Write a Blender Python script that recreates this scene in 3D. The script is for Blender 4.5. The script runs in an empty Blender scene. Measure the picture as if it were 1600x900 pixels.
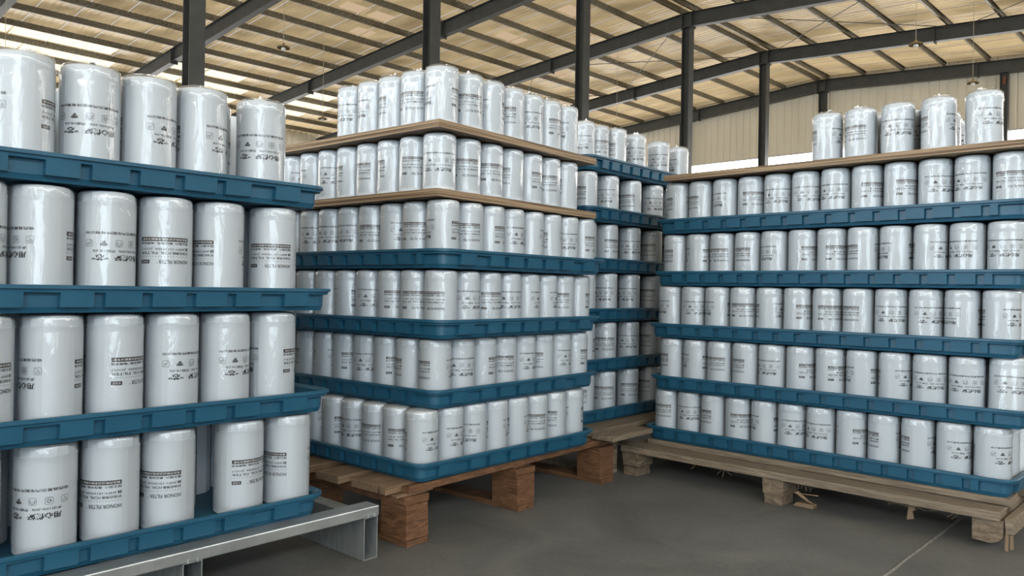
import bpy, math, random
from mathutils import Matrix, Vector
random.seed(7)
SC = bpy.context.scene
COL = SC.collection
R = math.radians

# ------------------------------------------------------------------ camera
F_PX, PITCH, ROLL, CAM_H = 1223.15, 0.0024869, 0.0165261, 0.805
cp, sp, cr, sr = math.cos(PITCH), math.sin(PITCH), math.cos(ROLL), math.sin(ROLL)
fwd = Vector((0, cp, sp)); rgt0 = Vector((1, 0, 0)); up0 = Vector((0, -sp, cp))
rgt = rgt0 * cr + up0 * sr; upv = -rgt0 * sr + up0 * cr
cam_d = bpy.data.cameras.new('camera'); cam = bpy.data.objects.new('camera', cam_d); COL.objects.link(cam)
cam_d.sensor_width = 36.0; cam_d.lens = F_PX / 1600 * 36; cam_d.clip_end = 200
m = Matrix.Identity(4)
for i in range(3):
    m[i][0] = rgt[i]; m[i][1] = upv[i]; m[i][2] = -fwd[i]
m[2][3] = CAM_H
cam.matrix_world = m
SC.camera = cam

# ------------------------------------------------------------------ world, light, exposure
SC.view_settings.view_transform = 'Standard'; SC.view_settings.look = 'None'
SC.view_settings.gamma = 1.0; SC.view_settings.use_curve_mapping = False
SC.view_settings.exposure = -0.06
try:
    SC.cycles.use_denoising = True
    SC.cycles.max_bounces = 8; SC.cycles.diffuse_bounces = 4; SC.cycles.glossy_bounces = 3
    SC.cycles.transparent_max_bounces = 12
    SC.cycles.sample_clamp_indirect = 4.0
    SC.cycles.caustics_reflective = False; SC.cycles.caustics_refractive = False
except Exception:
    pass
W = bpy.data.worlds.new('daylight'); SC.world = W; W.use_nodes = True
W.node_tree.nodes['Background'].inputs[0].default_value = (0.78, 0.88, 1.0, 1)
W.node_tree.nodes['Background'].inputs[1].default_value = 1.0
WINDOW_L, SKYLIGHT_L, PATCH_L = 10.0, 1.5, 0.62
FILL_SIDE_W, FILL_END_W = 800.0, 900.0  # power of the two added fill lights behind the camera
SUN_W = 4.0
ROOF_T = .28   # part of the daylight the thin resin roof sheets let through

# the building's own frame: a runs along the ridge, b across it (b > 0 away from the camera)
B0 = Vector((-5.2328, 12.7040, 0)); B_ANG = 0.804977
BM = Matrix.Translation(B0) @ Matrix.Rotation(B_ANG, 4, 'Z')
SLOPE, RIDGE = 0.065, 9.42
A0, A1, BW = -16.0, 25.1, 20.3
def roof_z(b): return RIDGE - SLOPE * abs(b)

def area_light(name, loc, normal, sx, sy, power, col):
    d = bpy.data.lights.new(name, 'AREA'); d.shape = 'RECTANGLE'; d.size = sx; d.size_y = sy
    d.energy = power; d.color = col
    o = bpy.data.objects.new(name, d); COL.objects.link(o)
    n = (BM.to_3x3() @ Vector(normal)).normalized()
    o.rotation_euler = n.to_track_quat('-Z', 'Z').to_euler()
    o.location = BM @ Vector(loc)
    return o
sun_d = bpy.data.lights.new('sun', 'SUN'); sun_d.energy = SUN_W; sun_d.color = (1.0, .93, .80); sun_d.angle = R(.6)
sun = bpy.data.objects.new('sun', sun_d); COL.objects.link(sun); sun.rotation_euler = (R(28), R(14), R(40))
area_light('daylight_side_door', (-10.5, -20.25, 2.4), (0, 1, 0), 8.0, 4.6, FILL_SIDE_W, (0.78, 0.90, 1.0))  # added fill light in front of the side wall, which has no opening
area_light('daylight_end_door', (-15.95, -8.0, 2.4), (1, 0, 0), 7.0, 4.6, FILL_END_W, (0.78, 0.90, 1.0))  # second added fill, set against the solid near end wall

# ------------------------------------------------------------------ materials
def new_mat(name):
    mt = bpy.data.materials.new(name); mt.use_nodes = True
    return mt, mt.node_tree.nodes, mt.node_tree.links, mt.node_tree.nodes['Principled BSDF']
def simple(name, col, rough=.5, metal=0., spec=.5):
    mt, n, l, p = new_mat(name)
    p.inputs['Base Color'].default_value = (*col, 1); p.inputs['Roughness'].default_value = rough
    p.inputs['Metallic'].default_value = metal; p.inputs['Specular IOR Level'].default_value = spec
    return mt
def noisy(name, c1, c2, scale=(5, 5, 5), rough=.6, metal=0., detail=6, bump=0., bdist=.002, lo=.3, hi=.7, spec=.5, coord='Object', dist=0.):
    mt, n, l, p = new_mat(name)
    tc = n.new('ShaderNodeTexCoord'); mp = n.new('ShaderNodeMapping'); nz = n.new('ShaderNodeTexNoise'); rp = n.new('ShaderNodeValToRGB')
    mp.inputs['Scale'].default_value = scale
    nz.inputs['Scale'].default_value = 1.0; nz.inputs['Detail'].default_value = detail; nz.inputs['Roughness'].default_value = .6
    nz.inputs['Distortion'].default_value = dist
    rp.color_ramp.elements[0].position = lo; rp.color_ramp.elements[1].position = hi
    rp.color_ramp.elements[0].color = (*c1, 1); rp.color_ramp.elements[1].color = (*c2, 1)
    l.new(tc.outputs[coord], mp.inputs[0]); l.new(mp.outputs[0], nz.inputs[0]); l.new(nz.outputs[0], rp.inputs[0])
    l.new(rp.outputs[0], p.inputs['Base Color'])
    p.inputs['Roughness'].default_value = rough; p.inputs['Metallic'].default_value = metal
    p.inputs['Specular IOR Level'].default_value = spec
    if bump:
        b = n.new('ShaderNodeBump'); b.inputs['Strength'].default_value = bump; b.inputs['Distance'].default_value = bdist
        l.new(nz.outputs[0], b.inputs['Height']); l.new(b.outputs[0], p.inputs['Normal'])
    return mt
def emit(name, col, s):
    mt = bpy.data.materials.new(name); mt.use_nodes = True; n = mt.node_tree.nodes; l = mt.node_tree.links
    n.remove(n['Principled BSDF']); e = n.new('ShaderNodeEmission')
    e.inputs[0].default_value = (*col, 1); e.inputs[1].default_value = s
    l.new(e.outputs[0], n['Material Output'].inputs[0]); return mt

M_CAN = simple('white_enamel', (.625, .685, .74), .36)
M_INK = simple('black_print', (.008, .008, .010), .5)
M_GREY = simple('grey_print', (.05, .05, .055), .5)
M_WHITEINK = simple('reversed_print', (.75, .76, .77), .4)
M_TRAY = noisy('blue_moulded_plastic', (.008, .070, .128), (.013, .090, .158), (7, 7, 7), .42, bump=.06, bdist=.002)
M_PLYFACE = noisy('plywood_face', (.26, .18, .11), (.40, .30, .17), (2, 14, 20), .6, bump=.15)
M_BROWN = noisy('reddish_timber', (.060, .026, .011), (.205, .100, .046), (14, 14, 70), .68, bump=.8, bdist=.003, dist=1.2)
M_BROWN2 = noisy('deck_timber', (.085, .052, .029), (.250, .168, .102), (7, 150, 150), .7, bump=.7, bdist=.002, dist=.8)
M_GREYWOOD = noisy('weathered_timber', (.085, .064, .043), (.265, .212, .152), (8, 140, 140), .75, bump=.8, bdist=.003, dist=.8)
M_GREYWOOD2 = noisy('weathered_block', (.070, .050, .031), (.235, .175, .118), (30, 30, 70), .75, bump=1., bdist=.004, dist=1.)
M_SPLINTER = simple('raw_splinter', (.20, .135, .08), .7)
M_GALV = noisy('galvanised_steel', (.36, .39, .40), (.56, .59, .60), (9, 40, 9), .36, .75, bump=.1, bdist=.001)
M_STEEL = noisy('grey_painted_steel', (.034, .037, .036), (.058, .062, .060), (3, 3, 3), .5, bump=.03)
M_PURLIN = noisy('purlin_steel', (.085, .078, .060), (.26, .235, .18), (30, 30, 30), .45, .35, lo=.4, hi=.65)
M_WALL = noisy('cream_wall_sheet', (.70, .66, .54), (.78, .74, .62), (1.2, 1.2, .35), .5, bump=.05)
M_ROOFDECK = simple('roof_outer_sheet', (.25, .22, .17), .6)
M_WINDOW = emit('bright_window_daylight', (1.0, .985, .95), WINDOW_L)
M_SKYLIGHT = emit('skylight_daylight', (1.0, .90, .66), SKYLIGHT_L)
M_PATCH = emit('dim_skylight_daylight', (1.0, .74, .48), PATCH_L)
M_FRAME = simple('window_frame_paint', (.55, .55, .52), .5)
M_LAMP = simple('lamp_enamel', (.50, .40, .27), .22, .85)
M_BULB = simple('frosted_bulb', (.85, .84, .80), .2)
M_CABLE = simple('lamp_cable', (.45, .40, .30), .5)
M_RUST = simple('rust_patch', (.20, .07, .035), .8)

def mat_floor():
    mt, n, l, p = new_mat('concrete_floor')
    tc = n.new('ShaderNodeTexCoord')
    n1 = n.new('ShaderNodeTexNoise'); n1.inputs['Scale'].default_value = 2.4; n1.inputs['Detail'].default_value = 9; n1.inputs['Roughness'].default_value = .62; n1.inputs['Distortion'].default_value = .7
    n2 = n.new('ShaderNodeTexNoise'); n2.inputs['Scale'].default_value = 60; n2.inputs['Detail'].default_value = 4
    r1 = n.new('ShaderNodeValToRGB'); r1.color_ramp.elements[0].position = .30; r1.color_ramp.elements[1].position = .72
    r1.color_ramp.elements[0].color = (.098, .101, .096, 1); r1.color_ramp.elements[1].color = (.172, .175, .166, 1)
    mx = n.new('ShaderNodeMix'); mx.data_type = 'RGBA'; mx.blend_type = 'MULTIPLY'; mx.inputs[0].default_value = .35
    l.new(tc.outputs['Object'], n1.inputs[0]); l.new(tc.outputs['Object'], n2.inputs[0]); l.new(n1.outputs[0], r1.inputs[0])
    l.new(r1.outputs[0], mx.inputs[6]); l.new(n2.outputs[0], mx.inputs[7]); l.new(mx.outputs[2], p.inputs['Base Color'])
    p.inputs['Roughness'].default_value = .72
    b = n.new('ShaderNodeBump'); b.inputs['Strength'].default_value = .25; b.inputs['Distance'].default_value = .002
    l.new(n2.outputs[0], b.inputs['Height']); l.new(b.outputs[0], p.inputs['Normal'])
    return mt
M_FLOOR = mat_floor()

def mat_plyedge():
    mt, n, l, p = new_mat('plywood_edge')
    tc = n.new('ShaderNodeTexCoord'); mp = n.new('ShaderNodeMapping'); mp.inputs['Scale'].default_value = (1.2, 1.2, 190)
    nz = n.new('ShaderNodeTexNoise'); nz.inputs['Scale'].default_value = 1.; nz.inputs['Detail'].default_value = 3
    rp = n.new('ShaderNodeValToRGB'); e = rp.color_ramp.elements
    e[0].position = .41; e[1].position = .58; e[0].color = (.115, .068, .035, 1); e[1].color = (.36, .26, .16, 1)
    l.new(tc.outputs['Object'], mp.inputs[0]); l.new(mp.outputs[0], nz.inputs[0]); l.new(nz.outputs[0], rp.inputs[0]); l.new(rp.outputs[0], p.inputs['Base Color'])
    b = n.new('ShaderNodeBump'); b.inputs['Strength'].default_value = .4; b.inputs['Distance'].default_value = .002
    l.new(nz.outputs[0], b.inputs['Height']); l.new(b.outputs[0], p.inputs['Normal']); p.inputs['Roughness'].default_value = .65
    return mt
M_PLYEDGE = mat_plyedge()

def mat_ceiling():
    mt, n, l, p = new_mat('ceiling_liner')
    tc = n.new('ShaderNodeTexCoord'); mp = n.new('ShaderNodeMapping'); mp.inputs['Scale'].default_value = (2.2, .5, 1)
    nz = n.new('ShaderNodeTexNoise'); nz.inputs['Scale'].default_value = 1.; nz.inputs['Detail'].default_value = 5
    rp = n.new('ShaderNodeValToRGB'); e = rp.color_ramp.elements
    e[0].position = .3; e[1].position = .75; e[0].color = (.50, .372, .205, 1); e[1].color = (.67, .515, .305, 1)
    l.new(tc.outputs['Object'], mp.inputs[0]); l.new(mp.outputs[0], nz.inputs[0]); l.new(nz.outputs[0], rp.inputs[0]); l.new(rp.outputs[0], p.inputs['Base Color'])
    wv = n.new('ShaderNodeTexNoise'); wv.inputs['Scale'].default_value = 1.
    mp2 = n.new('ShaderNodeMapping'); mp2.inputs['Scale'].default_value = (9, .8, 1); l.new(tc.outputs['Object'], mp2.inputs[0]); l.new(mp2.outputs[0], wv.inputs[0])
    b = n.new('ShaderNodeBump'); b.inputs['Strength'].default_value = .5; b.inputs['Distance'].default_value = .02
    l.new(wv.outputs[0], b.inputs['Height']); l.new(b.outputs[0], p.inputs['Normal']); p.inputs['Roughness'].default_value = .38
    tl = n.new('ShaderNodeBsdfTranslucent'); l.new(rp.outputs[0], tl.inputs[0]); mx = n.new('ShaderNodeMixShader'); 
    wn = n.new('ShaderNodeTexNoise'); wn.inputs['Scale'].default_value = 1.; wn.inputs['Detail'].default_value = 3; mp3 = n.new('ShaderNodeMapping'); mp3.inputs['Scale'].default_value = (.45, 1.1, 1)
    oi = n.new('ShaderNodeNewGeometry'); l.new(oi.outputs['Position'], mp3.inputs[0]); l.new(mp3.outputs[0], wn.inputs[0])   # patchy transmission put in to imitate uneven reflected light on the sheets
    r3 = n.new('ShaderNodeMapRange'); r3.inputs[1].default_value = .35; r3.inputs[2].default_value = .68; r3.inputs[3].default_value = ROOF_T * .7; r3.inputs[4].default_value = ROOF_T * 1.7
    l.new(wn.outputs[0], r3.inputs[0]); l.new(r3.outputs[0], mx.inputs[0])
    l.new(p.outputs[0], mx.inputs[1]); l.new(tl.outputs[0], mx.inputs[2]); l.new(mx.outputs[0], n['Material Output'].inputs[0])
    return mt
M_CEIL = mat_ceiling()

def mat_film():
    mt = bpy.data.materials.new('clear_shrink_film'); mt.use_nodes = True; n = mt.node_tree.nodes; l = mt.node_tree.links
    n.remove(n['Principled BSDF'])
    tr = n.new('ShaderNodeBsdfTransparent'); gl = n.new('ShaderNodeBsdfGlossy'); mx = n.new('ShaderNodeMixShader'); lw = n.new('ShaderNodeLayerWeight')
    tr.inputs[0].default_value = (.985, .985, .985, 1); gl.inputs['Roughness'].default_value = .035; gl.inputs[0].default_value = (1, 1, 1, 1)
    lw.inputs['Blend'].default_value = .45
    tc = n.new('ShaderNodeTexCoord'); oi = n.new('ShaderNodeObjectInfo'); ad = n.new('ShaderNodeVectorMath'); ad.operation = 'ADD'
    sc = n.new('ShaderNodeVectorMath'); sc.operation = 'SCALE'; sc.inputs[0].default_value = (17, 31, 23)
    l.new(oi.outputs['Random'], sc.inputs['Scale']); l.new(tc.outputs['Object'], ad.inputs[0]); l.new(sc.outputs[0], ad.inputs[1])
    mp = n.new('ShaderNodeMapping'); mp.inputs['Scale'].default_value = (26, 26, 7); nz = n.new('ShaderNodeTexNoise')
    nz.inputs['Scale'].default_value = 1.6; nz.inputs['Detail'].default_value = 5; nz.inputs['Distortion'].default_value = 1.4
    l.new(ad.outputs[0], mp.inputs[0]); l.new(mp.outputs[0], nz.inputs[0])
    b = n.new('ShaderNodeBump'); b.inputs['Strength'].default_value = .5; b.inputs['Distance'].default_value = .004
    l.new(nz.outputs[0], b.inputs['Height']); l.new(b.outputs[0], gl.inputs['Normal']); l.new(b.outputs[0], lw.inputs['Normal'])
    mr = n.new('ShaderNodeMath'); mr.operation = 'MULTIPLY'; mr.inputs[1].default_value = .46; l.new(lw.outputs['Fresnel'], mr.inputs[0])
    l.new(mr.outputs[0], mx.inputs[0]); l.new(tr.outputs[0], mx.inputs[1]); l.new(gl.outputs[0], mx.inputs[2])
    l.new(mx.outputs[0], n['Material Output'].inputs[0]); return mt
M_FILM = mat_film()

# ------------------------------------------------------------------ helpers
class MB:
    """collects boxes, prisms and quads; build() links them as one mesh object"""
    def __init__(s): s.v = []; s.f = []
    def add(s, vs, fs):
        o = len(s.v); s.v += [tuple(x) for x in vs]; s.f += [tuple(i + o for i in f) for f in fs]; return s
    def box(s, x0, x1, y0, y1, z0, z1):
        vs = [(x, y, z) for z in (z0, z1) for y in (y0, y1) for x in (x0, x1)]
        return s.add(vs, [(0, 2, 3, 1), (4, 5, 7, 6), (0, 1, 5, 4), (2, 6, 7, 3), (0, 4, 6, 2), (1, 3, 7, 5)])
    def hexa(s, p):  # eight corners in box order
        return s.add(p, [(0, 2, 3, 1), (4, 5, 7, 6), (0, 1, 5, 4), (2, 6, 7, 3), (0, 4, 6, 2), (1, 3, 7, 5)])
    def tube(s, p0, p1, r, n=8):
        p0 = Vector(p0); p1 = Vector(p1); d = (p1 - p0).normalized(); q = d.to_track_quat('Z', 'Y')
        ring = [q @ Vector((r * math.cos(2 * math.pi * i / n), r * math.sin(2 * math.pi * i / n), 0)) for i in range(n)]
        vs = [p0 + x for x in ring] + [p1 + x for x in ring]
        fs = [(i, (i + 1) % n, n + (i + 1) % n, n + i) for i in range(n)] + [tuple(range(n - 1, -1, -1)), tuple(range(n, 2 * n))]
        return s.add(vs, fs)
    def lathe(s, prof, n=24, rad=None, close=False):
        vs = []; 
        for j, (r, z) in enumerate(prof):
            for i in range(n):
                k = rad(i, j) if rad else 1.
                vs.append((r * k * math.cos(2 * math.pi * i / n), r * k * math.sin(2 * math.pi * i / n), z))
        fs = []
        for j in range(len(prof) - 1):
            for i in range(n):
                fs.append((j * n + i, j * n + (i + 1) % n, (j + 1) * n + (i + 1) % n, (j + 1) * n + i))
        if close:
            fs.append(tuple(range(n - 1, -1, -1))); fs.append(tuple((len(prof) - 1) * n + i for i in range(n)))
        return s.add(vs, fs)
    def mesh(s, name, mat, smooth=False):
        me = bpy.data.meshes.new(name); me.from_pydata(s.v, [], s.f); me.update()
        me.materials.append(mat)
        if smooth:
            me.polygons.foreach_set('use_smooth', [True] * len(me.polygons))
            try: me.set_sharp_from_angle(angle=R(smooth if smooth is not True else 40))
            except Exception: pass
        return me
    def build(s, name, mat, parent=None, mw=None, smooth=False, bevel=0):
        me = s.mesh(name, mat, smooth); return obj(name, me, parent, mw, bevel)
def obj(name, me, parent=None, mw=None, bevel=0):
    o = bpy.data.objects.new(name, me); COL.objects.link(o)
    if parent is not None: o.parent = parent
    if mw is not None: o.matrix_local = mw
    if bevel:
        b = o.modifiers.new('edge', 'BEVEL'); b.width = bevel; b.segments = 2; b.limit_method = 'ANGLE'
    return o
def tag(o, label=None, cat=None, group=None, kind=None):
    if label: o['label'] = label
    if cat: o['category'] = cat
    if group: o['group'] = group
    if kind: o['kind'] = kind
    return o
def empty(name, mw, label=None, cat=None, group=None, kind=None):
    o = bpy.data.objects.new(name, None); COL.objects.link(o); o.empty_display_size = .05; o.matrix_world = mw
    return tag(o, label, cat, group, kind)
ORD = ['first', 'second', 'third', 'fourth', 'fifth', 'sixth', 'seventh', 'eighth', 'ninth', 'tenth', 'eleventh', 'twelfth']

# ------------------------------------------------------------------ the building
fl = MB().add([(A0 - 3, -BW - 3, 0), (A1 + 1, -BW - 3, 0), (A1 + 1, BW + 1, 0), (A0 - 3, BW + 1, 0)], [(0, 1, 2, 3)]).build('floor', M_FLOOR, mw=BM)
tag(fl, 'dull grey concrete warehouse floor with faint scuffs', 'floor', kind='structure')
def joint():
    p0 = Vector((0.42, 1.55, 0)); p1 = Vector((2.6, 3.86, 0)); d = (p1 - p0); n = Vector((-d.y, d.x, 0)).normalized(); N = 60; b = MB(); rows = []
    for i in range(N + 1):
        c = p0 + d * (i / N); w = .003 + .003 * random.random() + (.003 if i % 9 < 3 else 0)
        rows.append((c - n * w, c + n * w * random.uniform(.6, 1.2)))
    vs = []
    for a, c in rows: vs += [(a.x, a.y, .0006), ((a.x + c.x) / 2, (a.y + c.y) / 2, .004), (c.x, c.y, .0006)]
    fs = []
    for i in range(N):
        for j in range(2): fs.append((3 * i + j, 3 * i + j + 1, 3 * i + j + 4, 3 * i + j + 3))
    o = b.add(vs, fs).build('floor_joint', noisy('joint_mortar', (.09, .087, .08), (.24, .23, .21), (60, 60, 60), .8))
    o.parent = fl; o.matrix_parent_inverse = BM.inverted()
joint()

ceil = empty('ceiling', BM, 'warm cream sheeted warehouse roof seen from below', 'ceiling', kind='structure')
# roof sheets, each a strip running from the ridge to the eave
sheet_m = {}
def roof_sheet_mesh(side):
    b = MB(); w = 1.0; ribs = 6; prof = []
    for i in range(ribs):
        x = i * w / ribs; prof += [(x, 0), (x + w / ribs * .62, 0), (x + w / ribs * .70, .012), (x + w / ribs * .92, .012)]
    prof.append((w, 0)); prof = [(0, -.022), (.014, -.022), (.016, 0)] + prof[1:]; vs = []; 
    for x, dz in prof:
        for yb in (0., BW): vs.append((x, side * yb, RIDGE - SLOPE * yb + dz))
    fs = [(2 * i, 2 * i + 1, 2 * i + 3, 2 * i + 2) for i in range(len(prof) - 1)]
    return b.add(vs, fs).mesh('roof_sheet', M_CEIL)
for side in (1, -1):
    me = roof_sheet_mesh(side)
    for i in range(int(A1 - A0) + 1):
        obj('roof_sheet', me, ceil, Matrix.Translation((A0 + i, 0, 0)))
    for k in range(15):
        y = .18 + k * 1.38; zt = roof_z(y) - .004; s = side
        prof = [(y, zt), (y + .055, zt - .005), (y + .055, zt - .02), (y + .008, zt - .012), (y + .008, zt - .165), (y + .055, zt - .165), (y + .055, zt - .18), (y, zt - .18)]
        n = len(prof); vs = [(A0, s * p, z) for p, z in prof] + [(A1, s * p, z) for p, z in prof]
        MB().add(vs, [(i, (i + 1) % n, n + (i + 1) % n, n + i) for i in range(n)]).build('purlin', M_PURLIN, ceil)
def skylight(a0, a1, b0, b1, mat):
    vs = []
    for a, bb in ((a0, b0), (a1, b0), (a1, b1), (a0, b1)): vs.append((a, bb, roof_z(bb) - .006))
    vs += [(x, y, z + .004) for x, y, z in vs]
    MB().add(vs, [(0, 1, 2, 3), (7, 6, 5, 4), (0, 4, 5, 1), (1, 5, 6, 2), (2, 6, 7, 3), (3, 7, 4, 0)]).build('skylight_panel', mat, ceil)
PB = lambda k: .18 + k * 1.38
for (a0, a1, k, mt) in [(-4, .9, 10, 0), (.95, 3.9, 10, 0), (-4, 1.5, 11, 0), (1.55, 4.3, 11, 0), (-3, 4.2, 12, 0), (5.5, 6.9, 10, 0), (7.0, 8.4, 10, 0), (5.4, 6.6, 11, 0), (6.7, 9.2, 11, 0), (5.6, 9.4, 12, 0),
                        (10.4, 12.3, 10, 0), (10.4, 13.0, 11, 0), (10.6, 12.6, 12, 0), (7.3, 8.1, 4, 1), (8.3, 9.0, 4, 1), (8.6, 9.3, 5, 1), (12.2, 13.2, 1, 1), (12.3, 13.4, 3, 1), (15.7, 17.0, 2, 1), (16.2, 17.4, 4, 1)]:
    skylight(a0, a1, PB(k) + (.35 if not mt else .75), PB(k + 1) - .12, M_PATCH if mt else M_SKYLIGHT)

def brace(p0, p1):
    MB().tube(p0, p1, .012, 6).build('brace_rod', M_STEEL, ceil)
for s in (1, -1):
    for b0 in (.3, 6.2):
        brace((15.1, s * b0, roof_z(b0) - .3), (19.9, s * (b0 + 5.6), roof_z(b0 + 5.6) - .3)); brace((15.1, s * (b0 + 5.6), roof_z(b0 + 5.6) - .32), (19.9, s * b0, roof_z(b0) - .32))

def h_section(w, d, tf=.016, tw=.012):
    w2, d2, t2 = w / 2, d / 2, tw / 2
    return [(-w2, -d2), (w2, -d2), (w2, -d2 + tf), (t2, -d2 + tf), (t2, d2 - tf), (w2, d2 - tf), (w2, d2), (-w2, d2), (-w2, d2 - tf), (-t2, d2 - tf), (-t2, -d2 + tf), (-w2, -d2 + tf)]
PLACE = {-15: 'behind the viewer', -10: 'behind the viewer', -5: 'outside the picture'}
def column(a, b, top, label, w=.26, d=.26, rust=False):
    root = empty('column', BM @ Matrix.Translation((a, b, 0)), label, 'column', 'steel columns of the hall', 'structure')
    sec = h_section(w, d); n = len(sec)
    vs = [(x, y, .02) for x, y in sec] + [(x, y, top) for x, y in sec]
    MB().add(vs, [(i, (i + 1) % n, n + (i + 1) % n, n + i) for i in range(n)] + [tuple(range(n, 2 * n))]).build('shaft', M_STEEL, root)
    MB().box(-.2, .2, -.2, .2, 0, .02).build('base_plate', M_STEEL, root)
    MB().box(-.15, .15, -.19, .19, top - .02, top).build('cap_plate', M_STEEL, root)
    if rust: MB().box(-w / 2 - .004, -w / 2, -.05, .03, top - .42, top - .16).build('rust_patch', M_RUST, root)
cl = ['ridge column standing behind the cans topping the left stack', 'ridge column rising behind the plywood topped middle stack', 'ridge column between middle stack and rear blue tray stack', 'tall ridge column above the rear stack, kinked rafter on top', 'slim ridge column left of the upper cans on right stack', 'farthest ridge column set in the cream end wall']
for i in range(6): column(5. * i, 0, RIDGE - .2 - .45, 'dark grey steel ' + cl[i])
for b, t in ((-6.2, 'dark end wall column with rust spot near the right edge'), (6.2, 'dark end wall column hidden left of the far ridge column')):
    column(A1 - .25, b, roof_z(b) - .2 - .42, t, .22, .24, rust=b < 0)

def rafter(a, label):
    root = empty('rafter', BM @ Matrix.Translation((a, 0, 0)), label, 'rafter', 'steel roof rafters', 'structure')
    for s in (1, -1):
        for nm, hw, o0, o1 in (('top_flange', .1, 0, .014), ('web', .006, .014, .42), ('bottom_flange', .1, .42, .436)):
            p = []
            for dz in (o1, o0):
                for bb in (0, BW):
                    for x in (-hw, hw): p.append((x, s * bb, roof_z(bb) - .205 - dz))
            MB().hexa(p).build(nm, M_STEEL, root)
        for bb in (.16, 5.4, 12.8):
            z = roof_z(bb) - .2
            MB().box(-.12, .12, s * bb - .012, s * bb + .012, z - .50, z - .02).build('splice_plate', M_STEEL, root)
rl = {0: 'passing behind the camera side of the nearest bay', 5: 'crossing top left corner behind the first column', 10: 'passing behind the column above the middle stack', 15: 'resting on the tall kinked column above rear stack', 20: 'on the slim column over the right stack', 25: 'lying along the top of the cream end wall'}
for a in (0, 5, 10, 15, 20, 24.85):
    rafter(a, 'dark steel roof rafter ' + rl[int(round(a))])

WZ0, WZ1 = 4.9, 6.5
def ribbed(axis, fixed, u0, u1, z0, ztop, pitch=.30):
    """vertical ribbed sheet between z0 and ztop(u) on a plane"""
    n = int((u1 - u0) / pitch); us = []
    for i in range(n + 1):
        u = u0 + (u1 - u0) * i / n; us += [(u, 0), (u + pitch * .72, 0), (u + pitch * .80, .025), (u + pitch * .92, .025)]
    us = [(u, d) for u, d in us if u <= u1] + [(u1, 0)]
    vs = []
    for u, d in us:
        for z in (z0, ztop(u)): vs.append((fixed + d, u, z) if axis == 'a' else (u, fixed + d, z))
    return vs, [(2 * i, 2 * i + 1, 2 * i + 3, 2 * i + 2) for i in range(len(us) - 1)]
nwin = [0]
def window(axis, fixed, u0, u1, label, inward):
    nwin[0] += 1
    root = empty('window_%d' % nwin[0], BM, label, 'window', 'strip windows of the hall', 'structure')
    def bx(ua, ub, za, zb, t0, t1):
        f0, f1 = sorted((fixed + t0 * inward, fixed + t1 * inward))
        return (f0, f1, ua, ub, za, zb) if axis == 'a' else (ua, ub, f0, f1, za, zb)
    f = MB(); f.box(*bx(u0, u1, WZ0, WZ0 + .06, -.02, .06)).box(*bx(u0, u1, WZ1 - .05, WZ1, -.02, .03)).box(*bx(u0, u0 + .05, WZ0, WZ1, -.02, .03)).box(*bx(u1 - .05, u1, WZ0, WZ1, -.02, .03))
    f.build('window_frame', M_FRAME, root)
    MB().box(*bx(u0 + .03, u1 - .03, WZ0 + .03, WZ1 - .03, -.01, 0)).build('pane', M_WINDOW, root)
def wall(name, axis, fixed, u0, u1, ztop, label):
    root = empty(name, BM, label, 'wall', kind='structure')
    for nm, z0, zt in (('upper_sheet', WZ1, ztop), ('lower_sheet', 0, lambda u: WZ0)):
        vs, fs = ribbed(axis, fixed, u0, u1, z0, zt); MB().add(vs, fs).build(nm, M_WALL, root)
gable = lambda u: roof_z(u) + .05
eave = lambda u: roof_z(BW) + .06
wall('wall_end', 'a', A1, -BW, BW, gable, 'cream ribbed steel end wall with a bright window strip')
wall('wall_rear', 'b', BW, A0, A1, eave, 'cream ribbed steel side wall beyond the stacks')
wall('wall_front', 'b', -BW, A0, A1, eave, 'cream ribbed steel side wall behind the viewer')
wall('wall_near', 'a', A0, -BW, BW, gable, 'cream ribbed steel end wall behind the viewer')
gl = {-20.2: 'overexposed strip window at the far right of the end wall', -12.75: 'overexposed strip window beyond the right picture edge', -6.2: 'overexposed strip window behind the cans topping the right stack', .0: 'overexposed strip window between the last two ridge columns', 6.2: 'overexposed strip window left of the slim ridge column', 12.6: 'strip window hidden behind the rear tray stack'}
for u0, t in gl.items():
    window('a', A1, u0, {-20.2: -12.75, -12.75: -6.2, -6.2: 0, .0: 6.2, 6.2: 12.6, 12.6: 20.2}[u0], t, -1)
for i in range(5):
    a0 = A0 + .2 + i * 8.1
    window('b', BW, a0, a0 + 8.1, 'bright strip window of the rear side wall, bay %s from the near end' % ORD[i], -1)
    window('b', -BW, a0, a0 + 8.1, 'bright strip window of the side wall behind the viewer, bay %s' % ORD[i], 1)
for i in range(5):
    b0 = -BW + .2 + i * 8.0
    window('a', A0, b0, b0 + 8.0, 'bright strip window of the end wall behind the viewer, bay %s' % ORD[i], 1)

def added_doorframe(n, axis, fixed, u0, u1, h, inward, label):  # made-up doorway frame around an added fill light; the wall stays solid
    root = empty('door_%d' % n, BM, label, 'door', kind='structure')
    def bx(ua, ub, za, zb):
        f0, f1 = sorted((fixed, fixed + .16 * inward)); return (f0, f1, ua, ub, za, zb) if axis == 'a' else (ua, ub, f0, f1, za, zb)
    for nm, q in (('jamb', (u0 - .18, u0, 0, h)), ('jamb', (u1, u1 + .18, 0, h)), ('door_header', (u0 - .18, u1 + .18, h, h + .2))): MB().box(*bx(*q)).build(nm, M_STEEL, root)
added_doorframe(1, 'b', -BW, -14.5, -6.5, 4.7, 1, 'wide steel framed side doorway behind the viewer')
added_doorframe(2, 'a', A0, -11.5, -4.5, 4.7, 1, 'wide steel framed end doorway behind the viewer')

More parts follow.
